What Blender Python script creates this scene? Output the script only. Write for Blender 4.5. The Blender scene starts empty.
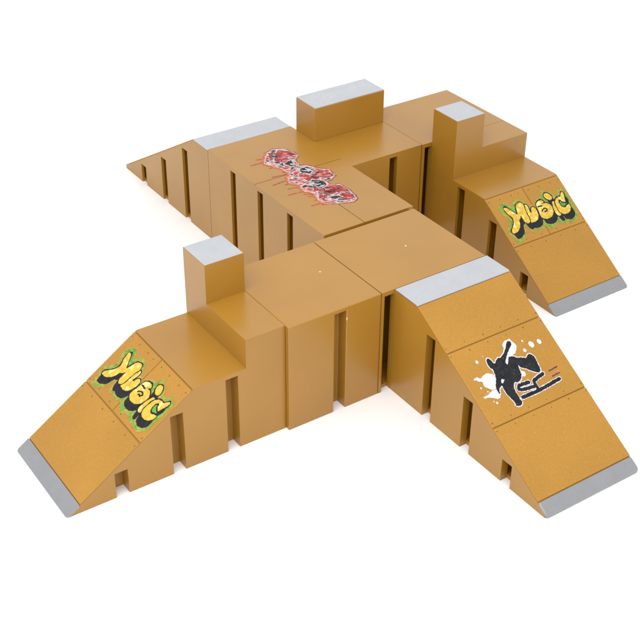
import bpy, bmesh, math, random
import numpy as np
from mathutils import Vector, Matrix
S = 0.055            # metres per unit: one ramp is one unit wide (a finger-skateboard toy)
scene = bpy.context.scene
COL = scene.collection
random.seed(4)

# ------------------------------------------------------------------ print outlines
# (a = across the surface, b = distance along it, in ramp units)
MUSIC=[[[0.145,0.977],[0.169,0.977],[0.189,0.998],[0.22,1.04],[0.24,1.065],[0.266,1.084],[0.245,1.1],[0.223,1.106],[0.212,1.145],[0.181,1.178],[0.126,1.202],[0.083,1.2],[0.091,1.181],[0.136,1.15],[0.174,1.111],[0.19,1.072],[0.162,1.037],[0.147,1.005]],[[0.283,0.992],[0.317,0.97],[0.359,0.969],[0.376,0.998],[0.361,1.041],[0.355,1.083],[0.352,1.123],[0.337,1.156],[0.301,1.165],[0.28,1.146],[0.279,1.112],[0.283,1.082],[0.262,1.083],[0.246,1.078],[0.26,1.051],[0.272,1.02]],[[0.378,1.005],[0.407,1.01],[0.407,1.035],[0.398,1.067],[0.4,1.089],[0.421,1.089],[0.432,1.06],[0.451,1.047],[0.478,1.054],[0.48,1.092],[0.467,1.132],[0.435,1.161],[0.385,1.172],[0.346,1.165],[0.326,1.14],[0.327,1.103],[0.347,1.053]],[[0.517,1.052],[0.525,1.032],[0.571,1.016],[0.606,1.019],[0.606,1.035],[0.571,1.041],[0.574,1.058],[0.625,1.052],[0.663,1.072],[0.673,1.11],[0.652,1.145],[0.61,1.171],[0.552,1.18],[0.508,1.168],[0.491,1.139],[0.509,1.106],[0.508,1.078]],[[0.724,1.032],[0.709,1.034],[0.693,1.031],[0.678,1.022],[0.667,1.009],[0.663,0.995],[0.665,0.982],[0.675,0.974],[0.689,0.971],[0.705,0.975],[0.72,0.984],[0.731,0.996],[0.736,1.01],[0.733,1.023]],[[0.711,1.06],[0.74,1.064],[0.724,1.104],[0.713,1.152],[0.722,1.183],[0.701,1.192],[0.679,1.177],[0.68,1.137],[0.696,1.097]],[[0.764,1.052],[0.812,1.039],[0.838,1.049],[0.866,1.015],[0.889,1.008],[0.886,1.036],[0.861,1.077],[0.846,1.115],[0.877,1.123],[0.878,1.152],[0.849,1.182],[0.798,1.197],[0.751,1.187],[0.728,1.159],[0.73,1.122],[0.741,1.084]]]
MSTROKE=[[[0.534,1.107],[0.566,1.093],[0.593,1.091],[0.607,1.104],[0.591,1.119],[0.566,1.118]],[[0.519,1.059],[0.572,1.06]]]
SBODY=[[0.298,0.844],[0.321,0.845],[0.328,0.873],[0.334,0.896],[0.351,0.897],[0.367,0.88],[0.396,0.87],[0.429,0.875],[0.477,0.851],[0.52,0.823],[0.551,0.79],[0.584,0.783],[0.59,0.81],[0.552,0.83],[0.52,0.849],[0.485,0.877],[0.442,0.905],[0.431,0.929],[0.447,0.942],[0.484,0.899],[0.504,0.89],[0.548,0.908],[0.545,0.917],[0.614,0.936],[0.634,0.952],[0.67,0.928],[0.696,0.934],[0.711,0.962],[0.703,1.008],[0.694,1.064],[0.664,1.08],[0.611,1.042],[0.572,1.008],[0.542,0.993],[0.53,0.957],[0.516,1.004],[0.504,1.045],[0.48,1.069],[0.445,1.077],[0.418,1.074],[0.444,1.066],[0.397,1.073],[0.376,1.097],[0.366,1.142],[0.366,1.148],[0.365,1.189],[0.371,1.223],[0.329,1.238],[0.299,1.22],[0.307,1.22],[0.312,1.203],[0.302,1.171],[0.287,1.128],[0.285,1.085],[0.294,1.054],[0.277,1.054],[0.241,1.074],[0.231,1.111],[0.223,1.086],[0.231,1.051],[0.274,1.002],[0.294,0.964],[0.288,0.963],[0.303,0.93],[0.282,0.91],[0.28,0.877]]
SWHITE=[[[0.084,0.941],[0.116,0.935],[0.157,0.956],[0.202,0.939],[0.255,0.944],[0.272,0.963],[0.267,1.006],[0.224,1.055],[0.182,1.056],[0.152,1.033],[0.141,1.001],[0.149,0.975],[0.109,0.955]],[[0.083,1.079],[0.137,1.082],[0.166,1.061],[0.209,1.063],[0.219,1.091],[0.223,1.121],[0.172,1.129],[0.157,1.108],[0.127,1.095],[0.084,1.089]],[[0.514,0.785],[0.548,0.773],[0.591,0.772],[0.611,0.8],[0.613,0.844],[0.587,0.875],[0.543,0.883],[0.502,0.883],[0.451,0.941],[0.426,0.925],[0.44,0.898],[0.466,0.854],[0.502,0.82]],[[0.322,1.012],[0.336,1.029],[0.314,1.044],[0.299,1.042],[0.308,1.026]]]
SDOTS=[[0.161,1.153,0.013],[0.104,1.017,0.01],[0.201,0.837,0.018],[0.753,0.87,0.034],[0.837,0.873,0.027],[0.667,0.892,0.02],[0.528,1.041,0.03],[0.142,1.137,0.007],[0.696,0.821,0.012],[0.276,0.814,0.006],[0.142,1.056,0.008]]
SLINES=[[[0.529,1.111],[0.443,1.104],[0.411,1.113],[0.41,1.135],[0.451,1.145],[0.552,1.154]],[[0.693,1.096],[0.596,1.111],[0.57,1.122],[0.572,1.181]],[[0.397,1.191],[0.553,1.193],[0.676,1.187],[0.808,1.177]]]
STHIN=[[[0.761,1.096],[0.849,1.089]],[[0.761,1.142],[0.839,1.136]]]
GBASE=[[0.432,2.555],[0.553,2.698],[0.652,2.733],[0.735,2.689],[0.773,2.578],[0.79,2.492],[0.706,2.424],[0.662,2.283],[0.731,2.262],[0.773,2.162],[0.807,2.116],[0.861,2.066],[0.838,1.931],[0.756,1.882],[0.702,1.881],[0.681,1.803],[0.765,1.77],[0.785,1.644],[0.771,1.519],[0.743,1.428],[0.679,1.404],[0.562,1.447],[0.443,1.517],[0.433,1.61],[0.468,1.741],[0.416,1.82],[0.447,1.957],[0.391,2.039],[0.439,2.146],[0.483,2.164],[0.49,2.325],[0.439,2.43],[0.407,2.499]]
GRED=[[[0.545,2.53],[0.668,2.672],[0.739,2.61],[0.775,2.512],[0.697,2.528],[0.633,2.497],[0.535,2.463]],[[0.569,2.465],[0.648,2.486],[0.656,2.408],[0.592,2.416]],[[0.563,2.009],[0.67,2.041],[0.756,2.088],[0.815,2.063],[0.824,1.949],[0.748,1.933],[0.702,1.992],[0.59,1.954]],[[0.609,1.76],[0.725,1.774],[0.773,1.688],[0.762,1.605],[0.679,1.647],[0.579,1.655],[0.549,1.688]],[[0.651,1.576],[0.737,1.577],[0.761,1.504],[0.71,1.463],[0.632,1.488]],[[0.541,1.85],[0.614,1.847],[0.594,1.77],[0.514,1.778]],[[0.554,2.647],[0.601,2.676],[0.499,2.535]],[[0.481,1.666],[0.535,1.653],[0.476,1.582]]]
GBLACK=[[[0.564,2.406],[0.657,2.432],[0.645,2.304],[0.594,2.318]],[[0.606,2.253],[0.704,2.255],[0.75,2.154],[0.66,2.085],[0.613,2.149],[0.605,2.197]],[[0.509,1.944],[0.615,1.975],[0.682,1.894],[0.662,1.807],[0.579,1.78],[0.565,1.853],[0.533,1.901]],[[0.53,1.599],[0.632,1.593],[0.654,1.543],[0.564,1.541]],[[0.514,2.429],[0.569,2.431],[0.537,2.365]]]
GDRIP=[[[0.453,2.537],[0.276,2.546]],[[0.464,2.607],[0.386,2.62]],[[0.466,2.388],[0.396,2.396]],[[0.477,2.205],[0.32,2.225]],[[0.445,2.105],[0.241,2.083]],[[0.418,2.031],[0.341,2.027]],[[0.427,1.925],[0.318,1.942]],[[0.429,1.824],[0.252,1.839]],[[0.462,1.732],[0.385,1.773]],[[0.455,1.674],[0.39,1.717]],[[0.438,1.542],[0.318,1.548]],[[0.436,1.599],[0.4,1.623]],[[0.462,1.7],[0.429,1.745]]]

MHOLE=[[0.785,1.067],[0.816,1.065],[0.82,1.086],[0.843,1.098],[0.88,1.105],[0.885,1.119],[0.846,1.131],[0.821,1.14],[0.793,1.132],[0.777,1.106]]
WORLD_STRENGTH = 1.15
LAMPS = [('softbox_above', (-4, -3, 9), (.3, .8, 0), (8, 8), 700)]

# ------------------------------------------------------------------ materials
def newmat(name):
    m = bpy.data.materials.new(name); m.use_nodes = True
    nt = m.node_tree; b = nt.nodes['Principled BSDF']
    return m, nt, b
def N(nt, t, **kw):
    n = nt.nodes.new(t)
    for k, v in kw.items():
        if k in n.inputs: n.inputs[k].default_value = v
        else: setattr(n, k, v)
    return n
def ramp(nt, src, p0, c0, p1, c1):
    r = nt.nodes.new('ShaderNodeValToRGB'); e = r.color_ramp.elements
    e[0].position = p0; e[0].color = (*c0, 1); e[1].position = p1; e[1].color = (*c1, 1)
    nt.links.new(src, r.inputs[0]); return r

class _T: pass
def texspace(nt):
    # object coordinates shifted by a random amount per object, so copies do not repeat one another
    c = nt.nodes.new('ShaderNodeTexCoord'); oi = nt.nodes.new('ShaderNodeObjectInfo')
    mu = N(nt, 'ShaderNodeMath', operation='MULTIPLY'); mu.inputs[1].default_value = 3.7; nt.links.new(oi.outputs['Random'], mu.inputs[0])
    ad = N(nt, 'ShaderNodeVectorMath', operation='ADD'); nt.links.new(c.outputs['Object'], ad.inputs[0]); nt.links.new(mu.outputs[0], ad.inputs[1])
    t = _T(); t.outputs = {'Object': ad.outputs[0]}; return t
def plastic(name, base, rough, var=.06, speck=False):
    m, nt, b = newmat(name)
    tc = texspace(nt)
    n1 = N(nt, 'ShaderNodeTexNoise', Scale=28.0, Detail=2.0); nt.links.new(tc.outputs['Object'], n1.inputs['Vector'])
    lo = tuple(c*(1-var) for c in base); hi = tuple(min(1, c*(1+var)) for c in base)
    r1 = ramp(nt, n1.outputs['Fac'], .3, lo, .7, hi); col = r1.outputs[0]
    n2 = N(nt, 'ShaderNodeTexNoise', Scale=1500.0 if speck else 45.0, Detail=2.0 if speck else 1.0)
    nt.links.new(tc.outputs['Object'], n2.inputs['Vector'])
    if speck:
        n3 = N(nt, 'ShaderNodeTexNoise', Scale=1500.0, Detail=3.0, Roughness=.7); nt.links.new(tc.outputs['Object'], n3.inputs['Vector'])
        r3 = ramp(nt, n3.outputs['Fac'], .34, (.74, .70, .62), .5, (1, 1, 1)); mx = N(nt, 'ShaderNodeMix', data_type='RGBA', blend_type='MULTIPLY')
        mx.inputs[0].default_value = .42
        nt.links.new(col, mx.inputs[6]); nt.links.new(r3.outputs[0], mx.inputs[7]); col = mx.outputs[2]
        r4 = ramp(nt, n3.outputs['Fac'], .62, (0, 0, 0), .74, (1, 1, 1)); mx2 = N(nt, 'ShaderNodeMix', data_type='RGBA', blend_type='MIX')
        mul = N(nt, 'ShaderNodeMath', operation='MULTIPLY'); mul.inputs[1].default_value = .35
        nt.links.new(r4.outputs[0], mul.inputs[0]); nt.links.new(mul.outputs[0], mx2.inputs[0])
        nt.links.new(col, mx2.inputs[6]); mx2.inputs[7].default_value = (.72, .50, .16, 1); col = mx2.outputs[2]
    else:
        pass
    nt.links.new(col, b.inputs['Base Color'])
    n5 = N(nt, 'ShaderNodeTexNoise', Scale=40.0, Detail=1.0); nt.links.new(tc.outputs['Object'], n5.inputs['Vector'])
    mr = N(nt, 'ShaderNodeMapRange'); mr.inputs[3].default_value = rough*.85; mr.inputs[4].default_value = rough*1.2
    nt.links.new(n5.outputs['Fac'], mr.inputs[0]); nt.links.new(mr.outputs[0], b.inputs['Roughness'])
    bp = N(nt, 'ShaderNodeBump', Strength=.35 if speck else .12, Distance=.00012 if speck else .0004)
    nt.links.new(n2.outputs['Fac'], bp.inputs['Height']); nt.links.new(bp.outputs[0], b.inputs['Normal'])
    b.inputs['IOR'].default_value = 1.45 if speck else IOR_P
    return m

def silver(name, base, rough, metal):
    m, nt, b = newmat(name)
    tc = texspace(nt)
    n1 = N(nt, 'ShaderNodeTexNoise', Scale=90.0, Detail=8.0, Roughness=.8); nt.links.new(tc.outputs['Object'], n1.inputs['Vector'])
    r1 = ramp(nt, n1.outputs['Fac'], .35, tuple(c*.95 for c in base), .68, tuple(min(1, c*1.05) for c in base))
    n3 = N(nt, 'ShaderNodeTexNoise', Scale=520.0, Detail=2.0); nt.links.new(tc.outputs['Object'], n3.inputs['Vector'])
    r3 = ramp(nt, n3.outputs['Fac'], .22, (.85, .85, .86), .30, (1, 1, 1)); mx = N(nt, 'ShaderNodeMix', data_type='RGBA', blend_type='MULTIPLY')
    mx.inputs[0].default_value = 1
    nt.links.new(r1.outputs[0], mx.inputs[6]); nt.links.new(r3.outputs[0], mx.inputs[7])
    nt.links.new(mx.outputs[2], b.inputs['Base Color'])
    b.inputs['Metallic'].default_value = metal; b.inputs['Roughness'].default_value = rough
    n2 = N(nt, 'ShaderNodeTexNoise', Scale=700.0, Detail=2.0); nt.links.new(tc.outputs['Object'], n2.inputs['Vector'])
    bp = N(nt, 'ShaderNodeBump', Strength=.12, Distance=.0001)
    nt.links.new(n2.outputs['Fac'], bp.inputs['Height']); nt.links.new(bp.outputs[0], b.inputs['Normal'])
    return m

def ink(name, base, rough=.45, var=.12, scale=500.):
    m, nt, b = newmat(name)
    tc = texspace(nt)
    n1 = N(nt, 'ShaderNodeTexNoise', Scale=scale, Detail=3.0); nt.links.new(tc.outputs['Object'], n1.inputs['Vector'])
    r1 = ramp(nt, n1.outputs['Fac'], .3, tuple(c*(1-var) for c in base), .7, tuple(min(1, c*(1+var)) for c in base))
    nt.links.new(r1.outputs[0], b.inputs['Base Color']); b.inputs['Roughness'].default_value = rough; b.inputs['Specular IOR Level'].default_value = .22
    return m

IOR_P = 1.6
TAN   = plastic('tan_plastic', (.340, .164, .017), .29, .05)
BOARD = plastic('speckled_board', (.385, .186, .020), .48, .05, speck=True)
COPE  = silver('silver_coping', (.51, .525, .555), .32, .75)
KICK  = silver('silver_kick', (.29, .295, .307), .36, .6)
HOLE  = ink('screw_hole_brown', (.18, .085, .022), .6)
CHIP  = ink('pale_chip', (.78, .62, .36), .5)
YEL   = ink('yellow_ink', (.60, .40, .05), .5, .2)
YEL2  = ink('pale_yellow_ink', (.70, .58, .22), .5, .1)
BLK   = ink('black_ink', (.010, .011, .014), .5, .6)
GRN   = ink('green_ink', (.12, .31, .04), .5, .35)
OLIV  = ink('thin_green_ink', (.33, .26, .05), .5, .2)
TWHT  = ink('soft_white_ink', (.50, .44, .44), .5, .15)
WHT   = ink('white_ink', (.63, .64, .67), .5, .05)
SCR   = ink('worn_black_ink', (.05, .05, .05), .5, .5)
RED   = ink('red_ink', (.36, .035, .03), .5, .35)
PINK  = ink('pink_ink', (.48, .19, .18), .5, .25)
GREY  = ink('dark_grey_ink', (.07, .045, .045), .5, .5)
ORED  = ink('orange_red_ink', (.46, .11, .04), .5, .3)
BRN   = ink('brown_ink', (.13, .055, .03), .5, .2)
PEACH = ink('peach_ink', (.50, .25, .09), .5, .2)

# ------------------------------------------------------------------ mesh helpers
def link(o, parent=None):
    COL.objects.link(o)
    if parent: o.parent = parent
    return o
def empty(name, label, cat, group=None, loc=(0, 0, 0), rz=0):
    o = bpy.data.objects.new(name, None); link(o); o.empty_display_size = .01
    o.location = Vector(loc)*S; o.rotation_euler = (0, 0, rz)
    o['label'] = label; o['category'] = cat
    if group: o['group'] = group
    return o
def bm_prism(bm, prof, x0, x1, mi=0):
    """prof = (y,z) outline, extruded across x."""
    A = [bm.verts.new((x0*S, y*S, z*S)) for y, z in prof]; B = [bm.verts.new((x1*S, y*S, z*S)) for y, z in prof]
    fs = [bm.faces.new(A), bm.faces.new(B[::-1])]
    n = len(prof)
    for i in range(n):
        j = (i+1) % n; fs.append(bm.faces.new((A[j], A[i], B[i], B[j])))
    for f in fs: f.material_index = mi
def bm_box(bm, x0, x1, y0, y1, z0, z1, mi=0):
    bm_prism(bm, [(y0, z0), (y1, z0), (y1, z1), (y0, z1)], x0, x1, mi)
def bm_outline(bm, pts, z0, z1):
    """pts = (x,y) outline; z0/z1 functions of (x,y) or numbers."""
    f0 = z0 if callable(z0) else (lambda x, y: z0); f1 = z1 if callable(z1) else (lambda x, y: z1)
    A = [bm.verts.new((x*S, y*S, f0(x, y)*S)) for x, y in pts]; B = [bm.verts.new((x*S, y*S, f1(x, y)*S)) for x, y in pts]
    bm.faces.new(A[::-1]); bm.faces.new(B); n = len(pts)
    for i in range(n):
        j = (i+1) % n; bm.faces.new((A[i], A[j], B[j], B[i]))
def to_mesh(name, bm):
    bmesh.ops.recalc_face_normals(bm, faces=bm.faces)
    me = bpy.data.meshes.new(name); bm.to_mesh(me); bm.free(); return me
def solid(name, bm, mats, parent, bevel=.008, slots=None, grooves=None, extra=None):
    """mesh -> cut slots -> bevel -> cut grooves, baked to one plain mesh."""
    o = bpy.data.objects.new(name+'_raw', to_mesh(name, bm)); COL.objects.link(o)
    tmp = []
    def cut(boxes):
        cb = bmesh.new()
        for b in boxes: bm_box(cb, *b)
        c = bpy.data.objects.new('cutter', to_mesh('cutter', cb)); COL.objects.link(c); tmp.append(c)
        m = o.modifiers.new('cut', 'BOOLEAN'); m.operation = 'DIFFERENCE'; m.solver = 'EXACT'; m.object = c
    if extra:
        cb = bmesh.new()
        for pr, x0, x1 in extra: bm_prism(cb, pr, x0, x1)
        c = bpy.data.objects.new('adder', to_mesh('adder', cb)); COL.objects.link(c); tmp.append(c)
        m = o.modifiers.new('add', 'BOOLEAN'); m.operation = 'UNION'; m.solver = 'EXACT'; m.object = c
    for s_ in (slots or []): cut([s_])
    if bevel:
        m = o.modifiers.new('bev', 'BEVEL'); m.width = bevel*S; m.segments = 3; m.limit_method = 'ANGLE'; m.angle_limit = math.radians(25)
        m.harden_normals = False
    for g_ in (grooves or []): cut([g_])
    bpy.context.view_layer.update()
    dg = bpy.context.evaluated_depsgraph_get()
    me = bpy.data.meshes.new_from_object(o.evaluated_get(dg)); me.name = name
    me.materials.clear()
    for m in (mats if isinstance(mats, (list, tuple)) else [mats]): me.materials.append(m)
    old = o.data
    for t in tmp: bpy.data.objects.remove(t)
    bpy.data.objects.remove(o); bpy.data.meshes.remove(old)
    return link(bpy.data.objects.new(name, me), parent)

def rot(p, i):  # spiral helper
    return p

# ------------------------------------------------------------------ prints as thin inked sheets
def d_seg(P, a, b):
    a = np.array(a); b = np.array(b); ab = b-a; t = np.clip(((P-a)@ab)/max(1e-12, ab@ab), 0, 1)
    return np.linalg.norm(P-(a+t[:, None]*ab), axis=1)
def d_poly(P, poly):
    d = np.full(len(P), 9.); ins = np.zeros(len(P), bool); n = len(poly)
    for i in range(n):
        a = poly[i]; b = poly[(i+1) % n]; d = np.minimum(d, d_seg(P, a, b))
        c = ((a[1] > P[:, 1]) != (b[1] > P[:, 1]))
        if a[1] != b[1]:
            xi = (b[0]-a[0])*(P[:, 1]-a[1])/(b[1]-a[1])+a[0]; ins ^= c & (P[:, 0] < xi)
    return np.where(ins, -d, d)
def d_line(P, pts):
    d = np.full(len(P), 9.)
    for a, b in zip(pts[:-1], pts[1:]): d = np.minimum(d, d_seg(P, a, b))
    return d
def vnoise(P, f, seed=0):
    """smooth value noise in about -1..1"""
    rs = np.random.RandomState(seed); T = rs.rand(64, 64)*2-1
    q = P*f+17.3; i = np.floor(q).astype(int); t = q-i; t = t*t*(3-2*t)
    g = lambda dx, dy: T[(i[:, 0]+dx) % 64, (i[:, 1]+dy) % 64]
    return (g(0, 0)*(1-t[:, 0])+g(1, 0)*t[:, 0])*(1-t[:, 1])+(g(0, 1)*(1-t[:, 0])+g(1, 1)*t[:, 0])*t[:, 1]
def smooth(poly, k=2, closed=True):
    p = [tuple(v) for v in poly]
    for _ in range(k):
        q = []
        n = len(p)
        for i in range(n if closed else n-1):
            a = p[i]; b = p[(i+1) % n]
            q += [(a[0]*.75+b[0]*.25, a[1]*.75+b[1]*.25), (a[0]*.25+b[0]*.75, a[1]*.25+b[1]*.75)]
        if not closed: q = [p[0]]+q+[p[-1]]
        p = q
    return p
def print_sheet(name, box, cell, classify, mats, place, parent):
    """box in (a,b); classify(P)-> material index or -1; place(a,b)-> local xyz in units."""
    a0, a1, b0, b1 = box; na = int((a1-a0)/cell); nb = int((b1-b0)/cell)
    ca = a0+(np.arange(na)+.5)*cell; cb = b0+(np.arange(nb)+.5)*cell
    A, B = np.meshgrid(ca, cb, indexing='ij'); idx = classify(np.stack([A.ravel(), B.ravel()], 1)).reshape(na, nb)
    vid = {}; V = []; F = []; M = []
    def v(i, j):
        k = (i, j)
        if k not in vid:
            vid[k] = len(V); p = place(a0+i*cell, b0+j*cell); V.append((p[0]*S, p[1]*S, p[2]*S))
        return vid[k]
    # merge runs of equal colour along b to keep the mesh light
    for i in range(na):
        j = 0
        while j < nb:
            k = j; m = idx[i, j]
            while k+1 < nb and idx[i, k+1] == m: k += 1
            if m >= 0:
                F.append((v(i, j), v(i+1, j), v(i+1, k+1), v(i, k+1))); M.append(int(m))
            j = k+1
    me = bpy.data.meshes.new(name); me.from_pydata(V, [], F)
    for m in mats: me.materials.append(m)
    me.polygons.foreach_set('material_index', M); me.update()
    bm = bmesh.new(); bm.from_mesh(me); bmesh.ops.recalc_face_normals(bm, faces=bm.faces)
    if sum(f.normal.z*f.calc_area() for f in bm.faces) < 0: bmesh.ops.reverse_faces(bm, faces=bm.faces)
    bm.to_mesh(me); bm.free()
    return link(bpy.data.objects.new(name, me), parent)

def cls_music(P):
    P = P+.0025*np.stack([vnoise(P, 55, 1), vnoise(P, 55, 2)], 1)
    polys = [smooth(p, 2) for p in MUSIC]; hole = smooth(MHOLE, 2)
    ds = [d_poly(P, p)-dl for p, dl in zip(polys, (.010, .004, .006, .010, .008, .008, .008))]
    ds[0] = np.minimum(ds[0], ds[1]); ds[1] = ds[0]
    dC = np.maximum(ds[6], -d_poly(P, hole)); ds[6] = dC
    dy = np.min(ds, axis=0)
    dsh = np.full(len(P), 9.)
    for s in np.linspace(.012, .058, 6):
        Q = P-np.array([.012*s/.058, s])
        dsh = np.minimum(dsh, np.min([d_poly(Q, p) for p in polys], axis=0))
    dall = np.minimum(dy, dsh)
    out = np.full(len(P), -1)
    gn = .020+.024*vnoise(P, 9, 5)+.006*vnoise(P, 30, 6)
    out[(dall < gn+.013) & (vnoise(P, 90, 14) > -.35)] = 4
    out[dall < gn] = 2
    out[(dall < .011)] = 4
    out[(dall < gn-.004) & (dall > .011) & (vnoise(P, 22, 15) > .35)] = 4
    inhole = d_poly(P, hole) < -.010
    # halo thin pale edge
    out[(dsh < .006)] = 1
    out[dy < .0075] = 1
    tone = vnoise(P, 26, 9)+.6*vnoise(P, 60, 3)
    # letters drawn in order with an outline each, so that neighbours stay separate
    order = [2, 0, 3, 4, 5, 6]
    for k in order:
        d = ds[k]; out[(d < .0085+.004*vnoise(P, 33, 21))] = 1; ii = d < -.003
        out[ii] = np.where(tone[ii] > .55, 3, 0)
    for st in MSTROKE: out[d_line(P, st) < .0065] = 1
    out[inhole] = 2
    return out
def cls_skater(P):
    P = P+.002*np.stack([vnoise(P, 70, 1), vnoise(P, 70, 2)], 1)
    body = d_poly(P, smooth(SBODY, 1))-.003; out = np.full(len(P), -1)
    out[body < .0065] = 0
    for w in SWHITE[:3]: out[d_poly(P, smooth(w, 1))+.006*vnoise(P, 45, 4) < .002] = 0
    for x, y, r in SDOTS: out[np.hypot(P[:, 0]-x, P[:, 1]-y) < r*.7] = 0
    for i, l in enumerate(SLINES): out[d_line(P, smooth(l, 1, False)) < .0185] = 0
    for l in STHIN: out[d_line(P, l) < .011] = 3
    for l in STHIN: out[d_line(P, l) < .007] = 2
    out[body < 0] = 1
    for i, l in enumerate(SLINES): out[d_line(P, smooth(l, 1, False)) < .0135] = 1
    out[d_poly(P, SWHITE[3]) < 0] = 0
    # scratched grey highlights of the rough stencil
    sc = (body < -.012) & (vnoise(P*np.array([1, .5]), 90, 8) > .80); out[sc] = 5
    return out
def cls_tag(P):
    """angular letters running slantwise down the deck: pale edge, torn red and black fills, drips."""
    W = P+.006*np.stack([vnoise(P, 30, 1), vnoise(P, 30, 2)], 1)+.003*np.stack([vnoise(P, 90, 3), vnoise(P, 90, 4)], 1)
    base = d_poly(W, GBASE); out = np.full(len(P), -1)
    for l in GDRIP:
        t = d_line(P, l); out[t < .0075] = 3; out[t < .0035] = 1
    lefty = d_poly(W+np.array([.022, .0]), GBASE)
    out[(lefty < .004+.016*vnoise(P, 26, 31)) & (base > 0)] = 3
    out[(base < .014) & (out < 0) & (vnoise(P, 40, 40) > -.5)] = 6
    out[base < .006] = 4; out[(base < -.002) & (vnoise(P, 50, 77) > -.4)] = 0
    ins = base < -.008
    # sheared streaks along the letters
    d = np.array([[.78, -.62], [.62, .78]]); Q = W@d.T; Q = Q*np.array([1., 2.2])
    n = vnoise(Q, 19, 5)+.55*vnoise(Q, 44, 6)+.3*vnoise(Q, 90, 7)
    out[ins & (n > .05)] = 4; out[ins & (n > .36)] = 1; out[ins & (n < -.52)] = 5; out[ins & (n < -.95)] = 2
    for g, mi in [(GRED, 1), (GBLACK, 2)]:
        for p in g:
            e_ = d_poly(W, p); out[(e_ < .009) & (e_ > 0) & ins] = 5 if mi == 1 else 0
            out[e_ < 0] = mi
            out[(e_ < -.004) & (n > .30)] = 4 if mi == 1 else 0
            out[(e_ < 0) & (n < -.7)] = 2 if mi == 1 else 5
    return out

# ------------------------------------------------------------------ ramps
H, HL, HC = 1.023, .753, 1.384      # deck height, step height, post height
TH = .014                            # thickness of the boards laid on the slope
CLR = .0025
SD, SW = .112, .112                  # slot depth and width
def board(name, parent, x0, x1, b0, b1, surf, mat, screws=(), th=TH, bevel=.003, mats2=None):
    """a flat board on the slope between b0 and b1 (b = -y)."""
    bm = bmesh.new()
    bm_prism(bm, [(-b0, surf(b0)-th+.001), (-b0, surf(b0)), (-b1, surf(b1)), (-b1, surf(b1)-th+.001)], x0, x1)
    o = solid(name, bm, [mat, HOLE], parent, bevel=bevel)
    if screws:
        bm = bmesh.new(); bm.from_mesh(o.data)
        for a, b, r in screws:
            vs = [bm.verts.new(((a+r*math.cos(t))*S, -(b+r*.85*math.sin(t))*S, (surf(b+r*.85*math.sin(t))+.0012)*S)) for t in [k*math.pi/4 for k in range(8)]]
            f = bm.faces.new(vs); f.material_index = 1
            f.normal_update()
            if f.normal.z < 0: f.normal_flip()
        bm.to_mesh(o.data); bm.free()
    return o
def kick(parent, surf, b0, b1, width):
    """silver plate at the foot of the slope, its two toe corners rounded."""
    r = .024; x0, x1 = -.002, width+.002; y0, y1 = -b0, -b1
    pts = [(x0, y0)]
    pts += [(x0+r-r*math.cos(t), y1+r-r*math.sin(t)) for t in [k*math.pi/12 for k in range(7)]]
    pts += [(x1-r+r*math.sin(t), y1+r-r*math.cos(t)) for t in [k*math.pi/12 for k in range(7)]]
    pts += [(x1, y0)]
    bm = bmesh.new(); bm_outline(bm, pts, lambda x, y: max(.002, surf(-y)-.030), lambda x, y: surf(-y)+.002)
    return solid('kick_plate', bm, KICK, parent, bevel=.011)
def slot_boxes(spec, width, hollow_both=False, sk=.05):
    """spec = (y_low, y_high, z_top). The mould is hollow behind a thin skin on the hollow sides."""
    out = []
    for y0, y1, zt in spec:
        out += [(-.05, sk, y0, y1, -.1, zt), (width-(sk if hollow_both else SD), width+.05, y0, y1, -.1, zt)]
        x1 = .27
        out += [(sk-.0005, x1, y0+.001, y1+.045, .035, zt-.002)]
        if hollow_both: out += [(width-x1, width-sk+.0005, y0+.001, y1+.002, .035, zt-.002), (width-x1+.001, width-sk+.0003, y0-.045, y0+.002, .036, zt-.005)]
    return out
def rail(b, n=6, w=.96, r=.0058, skip=()):
    return [(.018+i*(w-.036)/(n-1)+random.uniform(-.003, .003), b+random.uniform(-.002, .002), r*random.uniform(.8, 1.2)) for i in range(n) if i not in skip]

WB = .985
def make_coping_ramp(label, rz, loc, with_print):
    root = empty('skate_ramp', label, 'skate ramp', 'straight ramps with a silver coping', loc, rz)
    k = .589; surf = lambda b: H if b < .295 else H-k*(b-.295)
    B1 = 1.975
    def prof():
        return [(0, 0), (0, H-TH), (-.295, H-TH), (-.300, H-TH-.001), (-1.95, surf(1.95)-TH), (-1.955, .0)]
    bm = bmesh.new(); bm_prism(bm, prof()[::-1], 0, WB)
    sl = slot_boxes([(-.552, -.44, .826), (-1.052, -.94, .517), (-1.552, -1.44, .222)], WB, True, .07 if with_print else .03)
    solid('body', bm, TAN, root, slots=sl)
    cp = bmesh.new(); bm_prism(cp, [(-.003, H-TH+.001), (-.003, H+.003), (-.293, H+.003), (-.300, H-TH+.001)], 0.000, WB)
    solid('coping', cp, COPE, root, bevel=.005)
    board('slope_panel', root, .0005, WB-.0005, .306, .697, surf, BOARD, rail(.668, w=WB))
    board('slope_panel', root, .0005, WB-.0005, .707, 1.296, surf, BOARD, rail(.734, w=WB)+rail(1.269, w=WB))
    board('slope_panel', root, .0005, WB-.0005, 1.306, 1.864, surf, BOARD, rail(1.333, w=WB))
    kick(root, surf, 1.870, B1, WB)
    if with_print:
        print_sheet('printed_skater', (.0, WB-.01, .72, 1.29), .0036, cls_skater, [WHT, BLK, BRN, PEACH, GREY, SCR],
                    lambda a, b: (a, -b, surf(b)+.0016), root)['label'] = 'black stencil of a crouching skateboarder with white paint splashes'
    return root

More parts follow.
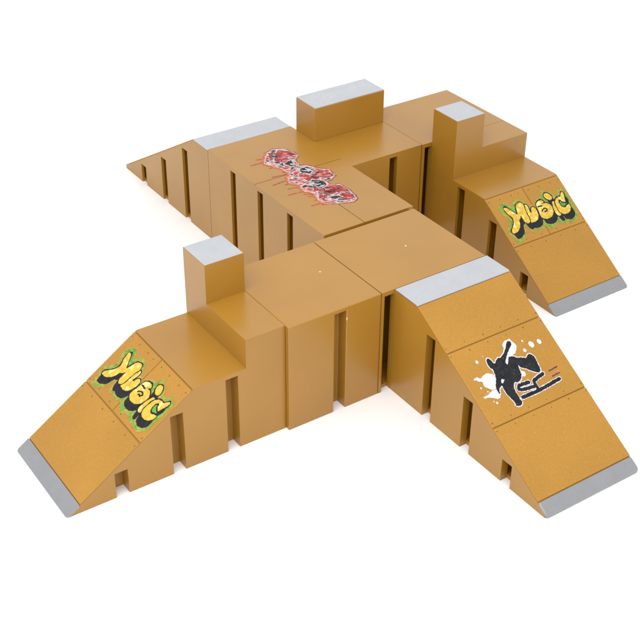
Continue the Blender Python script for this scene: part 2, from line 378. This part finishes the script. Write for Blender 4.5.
WM = .955
def make_post_ramp(label, rz, loc):
    root = empty('step_ramp', label, 'skate ramp', 'ramps with a step and a square post', loc, rz)
    k = .66; B0 = .84; surf = lambda b: HL if b < B0 else HL-k*(b-B0)
    t = .362
    bm = bmesh.new()
    bm_prism(bm, [(0, 0), (0, H), (-t, H), (-t, HL), (-B0, HL), (-B0-.004, HL-TH), (-1.94, surf(1.94)-TH), (-1.945, 0)][::-1], 0, WM)
    sl = slot_boxes([(-t-.19, -t-.078, .715), (-1.05, -.938, .568), (-1.55, -1.438, .236)], WM, False, .035)
    post = [([(0, H-.2), (-t, H-.2), (-t, HC), (0, HC)], 0, .352)]
    solid('body', bm, TAN, root, slots=sl, extra=post)
    c = bmesh.new(); bm_box(c, .004, .348, -t+.004, -.004, HC-.006, HC+.006)
    solid('post_cap', c, COPE, root, bevel=.004)
    def sc(lst): return lst
    top = [(.028, .885, .0065), (.163, .889, .006), (.307, .887, .0065), (.40, .889, .006), (.67, .890, .0065), (.82, .888, .0065), (.93, .889, .006), (.535, .888, .006)]
    low = lambda b: [(.02, b, .0065), (.187, b, .006), (.383, b, .0065), (.58, b, .006), (.775, b, .0065), (.935, b, .006)]
    L = [s for s in top+low(1.288) if s[0] < .478]; R = [s for s in top+low(1.288) if s[0] >= .478]
    board('slope_panel', root, .0005, .4745, .851, 1.312, surf, BOARD, L)
    board('slope_panel', root, .4805, WM-.0005, .851, 1.312, surf, BOARD, R)
    board('slope_panel', root, .0005, WM-.0005, 1.322, 1.852, surf, BOARD, low(1.356))
    kick(root, surf, 1.858, 1.972, WM)
    print_sheet('printed_word', (.03, .93, .86, 1.30), .0036, cls_music, [YEL, BLK, GRN, YEL2, OLIV],
                lambda a, b: (a, -b, surf(b)+.0016), root)['label'] = 'yellow graffiti word MUSIC with black shadow and green glow'
    return root

make_post_ramp('tan ramp printed MUSIC with a silver-topped post, at the left of the front row', -math.pi/2, (-.943, 1.0, 0))
make_post_ramp('tan ramp printed MUSIC with a square post, at the far right behind the skater ramp', 0, (2.077, 2.000, 0))
make_coping_ramp('tan ramp printed with a black skateboarder, sloping down to the right front corner', 0, (.099, -.004, 0), True)
make_coping_ramp('plain tan ramp at the far left end of the row, its slope facing away', math.pi, (.104+WB, 3.089, 0), False)

# ------------------------------------------------------------------ deck boxes
def deck(label, name, boxes, slots, grooves=None, group='flat deck boxes'):
    root = empty(name, label, 'deck box', group, (boxes[0][0], boxes[0][2], 0))
    ox, oy = boxes[0][0], boxes[0][2]
    sh = lambda b: (b[0]-ox, b[1]-ox, b[2]-oy, b[3]-oy, b[4], b[5])
    bm = bmesh.new(); bm_box(bm, *sh(boxes[0]))
    ex = None
    if len(boxes) > 1:
        b = sh(boxes[1]); ex = [([(b[2], b[4]), (b[3], b[4]), (b[3], b[5]), (b[2], b[5])], b[0], b[1])]
    solid('body', bm, [TAN, CHIP], root, slots=[sh(s) for s in slots], grooves=[sh(g) for g in grooves] if grooves else None, extra=ex)
    return root, ox, oy
def chip(root, ox, oy, x, y, z, r, n=(0, 0, 1), seed=1):
    rs = random.Random(seed); bm = bmesh.new()
    pts = [(r*rs.uniform(.5, 1.2)*math.cos(t), r*rs.uniform(.5, 1.2)*math.sin(t)) for t in [k*math.pi/4 for k in range(8)]]
    if n[2]: vs = [bm.verts.new(((x-ox+a)*S, (y-oy+b)*S, z*S)) for a, b in pts]
    else: vs = [bm.verts.new(((x-ox+a*.5)*S, (y-oy)*S, (z+b*1.6)*S)) for a, b in pts]
    apex = bm.verts.new((sum((v.co for v in vs), Vector())/8)+Vector(n)*r*.5*S)
    for i in range(8): bm.faces.new((vs[i], vs[(i+1) % 8], apex))
    o = bpy.data.objects.new('paint_chip', to_mesh('paint_chip', bm)); o.data.materials.append(CHIP); link(o, root)
ZL = .982
e = 1e-3
r1, ox, oy = deck('plain tan box directly beside the left MUSIC ramp in the front row', 'deck_box',
     [(-.9395, -.0325, 0, 1.0, 0, H)], [(-.495, -.38, -.05, SD, -.1, ZL), (-.495, -.38, 1-SD, 1.05, -.1, ZL)])
chip(r1, ox, oy, -.262, .56, H+.0005, .009, seed=2)
chip(r1, ox, oy, -.378, -.0005,   .905, .013, n=(0, -1, 0), seed=3)
r2, ox, oy = deck('plain tan box at the head of the ramp printed with a skateboarder', 'deck_box',
     [(-.0285, 1.072, 0, 1.0, 0, H)], [(.0, .098, -.05, .05, -.1, ZL), (-.003, .40, .0495, .30, .035, ZL-.02), (.5, .612, 1-SD, 1.05, -.1, ZL)])
chip(r2, ox, oy, .60, .505, H+.0005, .010, seed=5)
DZ = .005
g3, ox, oy = deck('tan corner deck with red graffiti and a raised silver-topped curb block', 'corner_deck',
     [(.104, 1.0885, 1.036, 3.083, 0, H+DZ), (.9, 1.947, 2.004, 2.995, 0, H+DZ)],
     [(.05, .104+.028, y, y+.095, -.1, ZL) for y in (1.54, 2.055, 2.555)]+[(.1315, .33, y+.001, y+.14, .035, ZL-.02) for y in (1.54, 2.055, 2.555)]+[(1.0885-SD, 1.2, 1.54, 1.635, -.1, ZL)]
     + [(1.552, 1.645, 1.9, 2.004+.05, -.1, ZL), (1.553, 1.69, 2.053, 2.25, .035, ZL-.02), (1.552, 1.645, 2.995-SD, 3.1, -.1, ZL)],
     grooves=[(.09, 1.0945, 2.191, 2.199, H+DZ-.010, H+DZ+.02), (.538, .545, 1.0, 2.1905, H+DZ-.010, H+DZ+.02)], group='deck boxes with prints')
if 'group' in g3: del g3['group']
cb = bmesh.new(); bm_box(cb, 1.0905-ox, 1.9475-ox, 2.648-oy, 2.993-oy, H+DZ-.003, HC+.0)
curb = solid('curb_block', cb, TAN, g3)
cc = bmesh.new(); bm_box(cc, 1.0945-ox, 1.9435-ox, 2.652-oy, 2.989-oy, HC-.004, HC+.006)
solid('curb_cap', cc, COPE, curb, bevel=.004)
tg = print_sheet('printed_tag', (.10-ox, 1.07-ox, 1.12-oy, 2.92-oy), .0046, lambda P: cls_tag(P+np.array([ox, oy])), [TWHT, RED, BLK, ORED, PINK, GREY, BRN],
            lambda a, b: (a, b, H+DZ+.0014), g3)
tg['label'] = 'red, white and black graffiti lettering with red drips'
deck('square deck box at the far back right, between the curb block and the MUSIC ramp', 'deck_box',
     [(1.9575, 3.033, 2.004, 2.945, 0, H)], [(1.992, 2.076, 1.9, 2.054, -.1, ZL), (1.989, 2.4, 2.0535, 2.30, .035, ZL-.02)])

# ------------------------------------------------------------------ setting
gm, nt, b = newmat('white_tabletop')
tc = N(nt, 'ShaderNodeTexCoord'); n1 = N(nt, 'ShaderNodeTexNoise', Scale=12.0, Detail=4.0); nt.links.new(tc.outputs['Object'], n1.inputs['Vector'])
r_ = ramp(nt, n1.outputs['Fac'], .3, (.885, .885, .89), .7, (.90, .90, .90)); nt.links.new(r_.outputs[0], b.inputs['Base Color'])
b.inputs['Roughness'].default_value = .6; b.inputs['Specular IOR Level'].default_value = .2
bm = bmesh.new(); R = 4.0
f = bm.faces.new([bm.verts.new(p) for p in [(-R, -R, 0), (R, -R, 0), (R, R, 0), (-R, R, 0)]])
fo = bpy.data.objects.new('floor', to_mesh('floor', bm)); fo.data.materials.append(gm); link(fo); fo['kind'] = 'structure'

w = bpy.data.worlds.new('World'); scene.world = w; w.use_nodes = True
bg = w.node_tree.nodes['Background']; bg.inputs[0].default_value = (1, 1, 1, 1); bg.inputs[1].default_value = WORLD_STRENGTH

def area(name, loc, target, size, power, color=(1, 1, 1)):
    l = bpy.data.lights.new(name, 'AREA'); l.shape = 'RECTANGLE'; l.size, l.size_y = size[0]*S, size[1]*S
    l.energy = power*S*S; l.color = color
    o = bpy.data.objects.new(name, l); link(o); o.location = Vector(loc)*S
    o.rotation_euler = (Vector(target)-Vector(loc)).to_track_quat('-Z', 'Y').to_euler()
    return o
for L_ in LAMPS: area(*L_)

# ------------------------------------------------------------------ camera
Cc = Vector((-5.24700992, -6.73200058, 6.4495911)); fw = Vector((0.46993517, 0.6854601, -0.5561523))
rt = Vector((0.82750449, -0.56141192, 0.00727858)); up = Vector((0.30724135, 0.46363898, 0.83104852))
cd = bpy.data.cameras.new('camera'); cam = bpy.data.objects.new('camera', cd); link(cam)
Rm = Matrix((rt, up, -fw)).transposed().to_4x4(); Rm.translation = Cc*S
cam.matrix_world = Rm
cd.sensor_width = 36; cd.lens = 1235.5873/640*36; cd.clip_start = .01; cd.clip_end = 50
cd.shift_x = -.92/640; cd.shift_y = -.16/640
scene.camera = cam
vs = scene.view_settings; vs.view_transform = 'Standard'; vs.look = 'None'; vs.gamma = 1; vs.exposure = 0
scene.cycles.max_bounces = 10
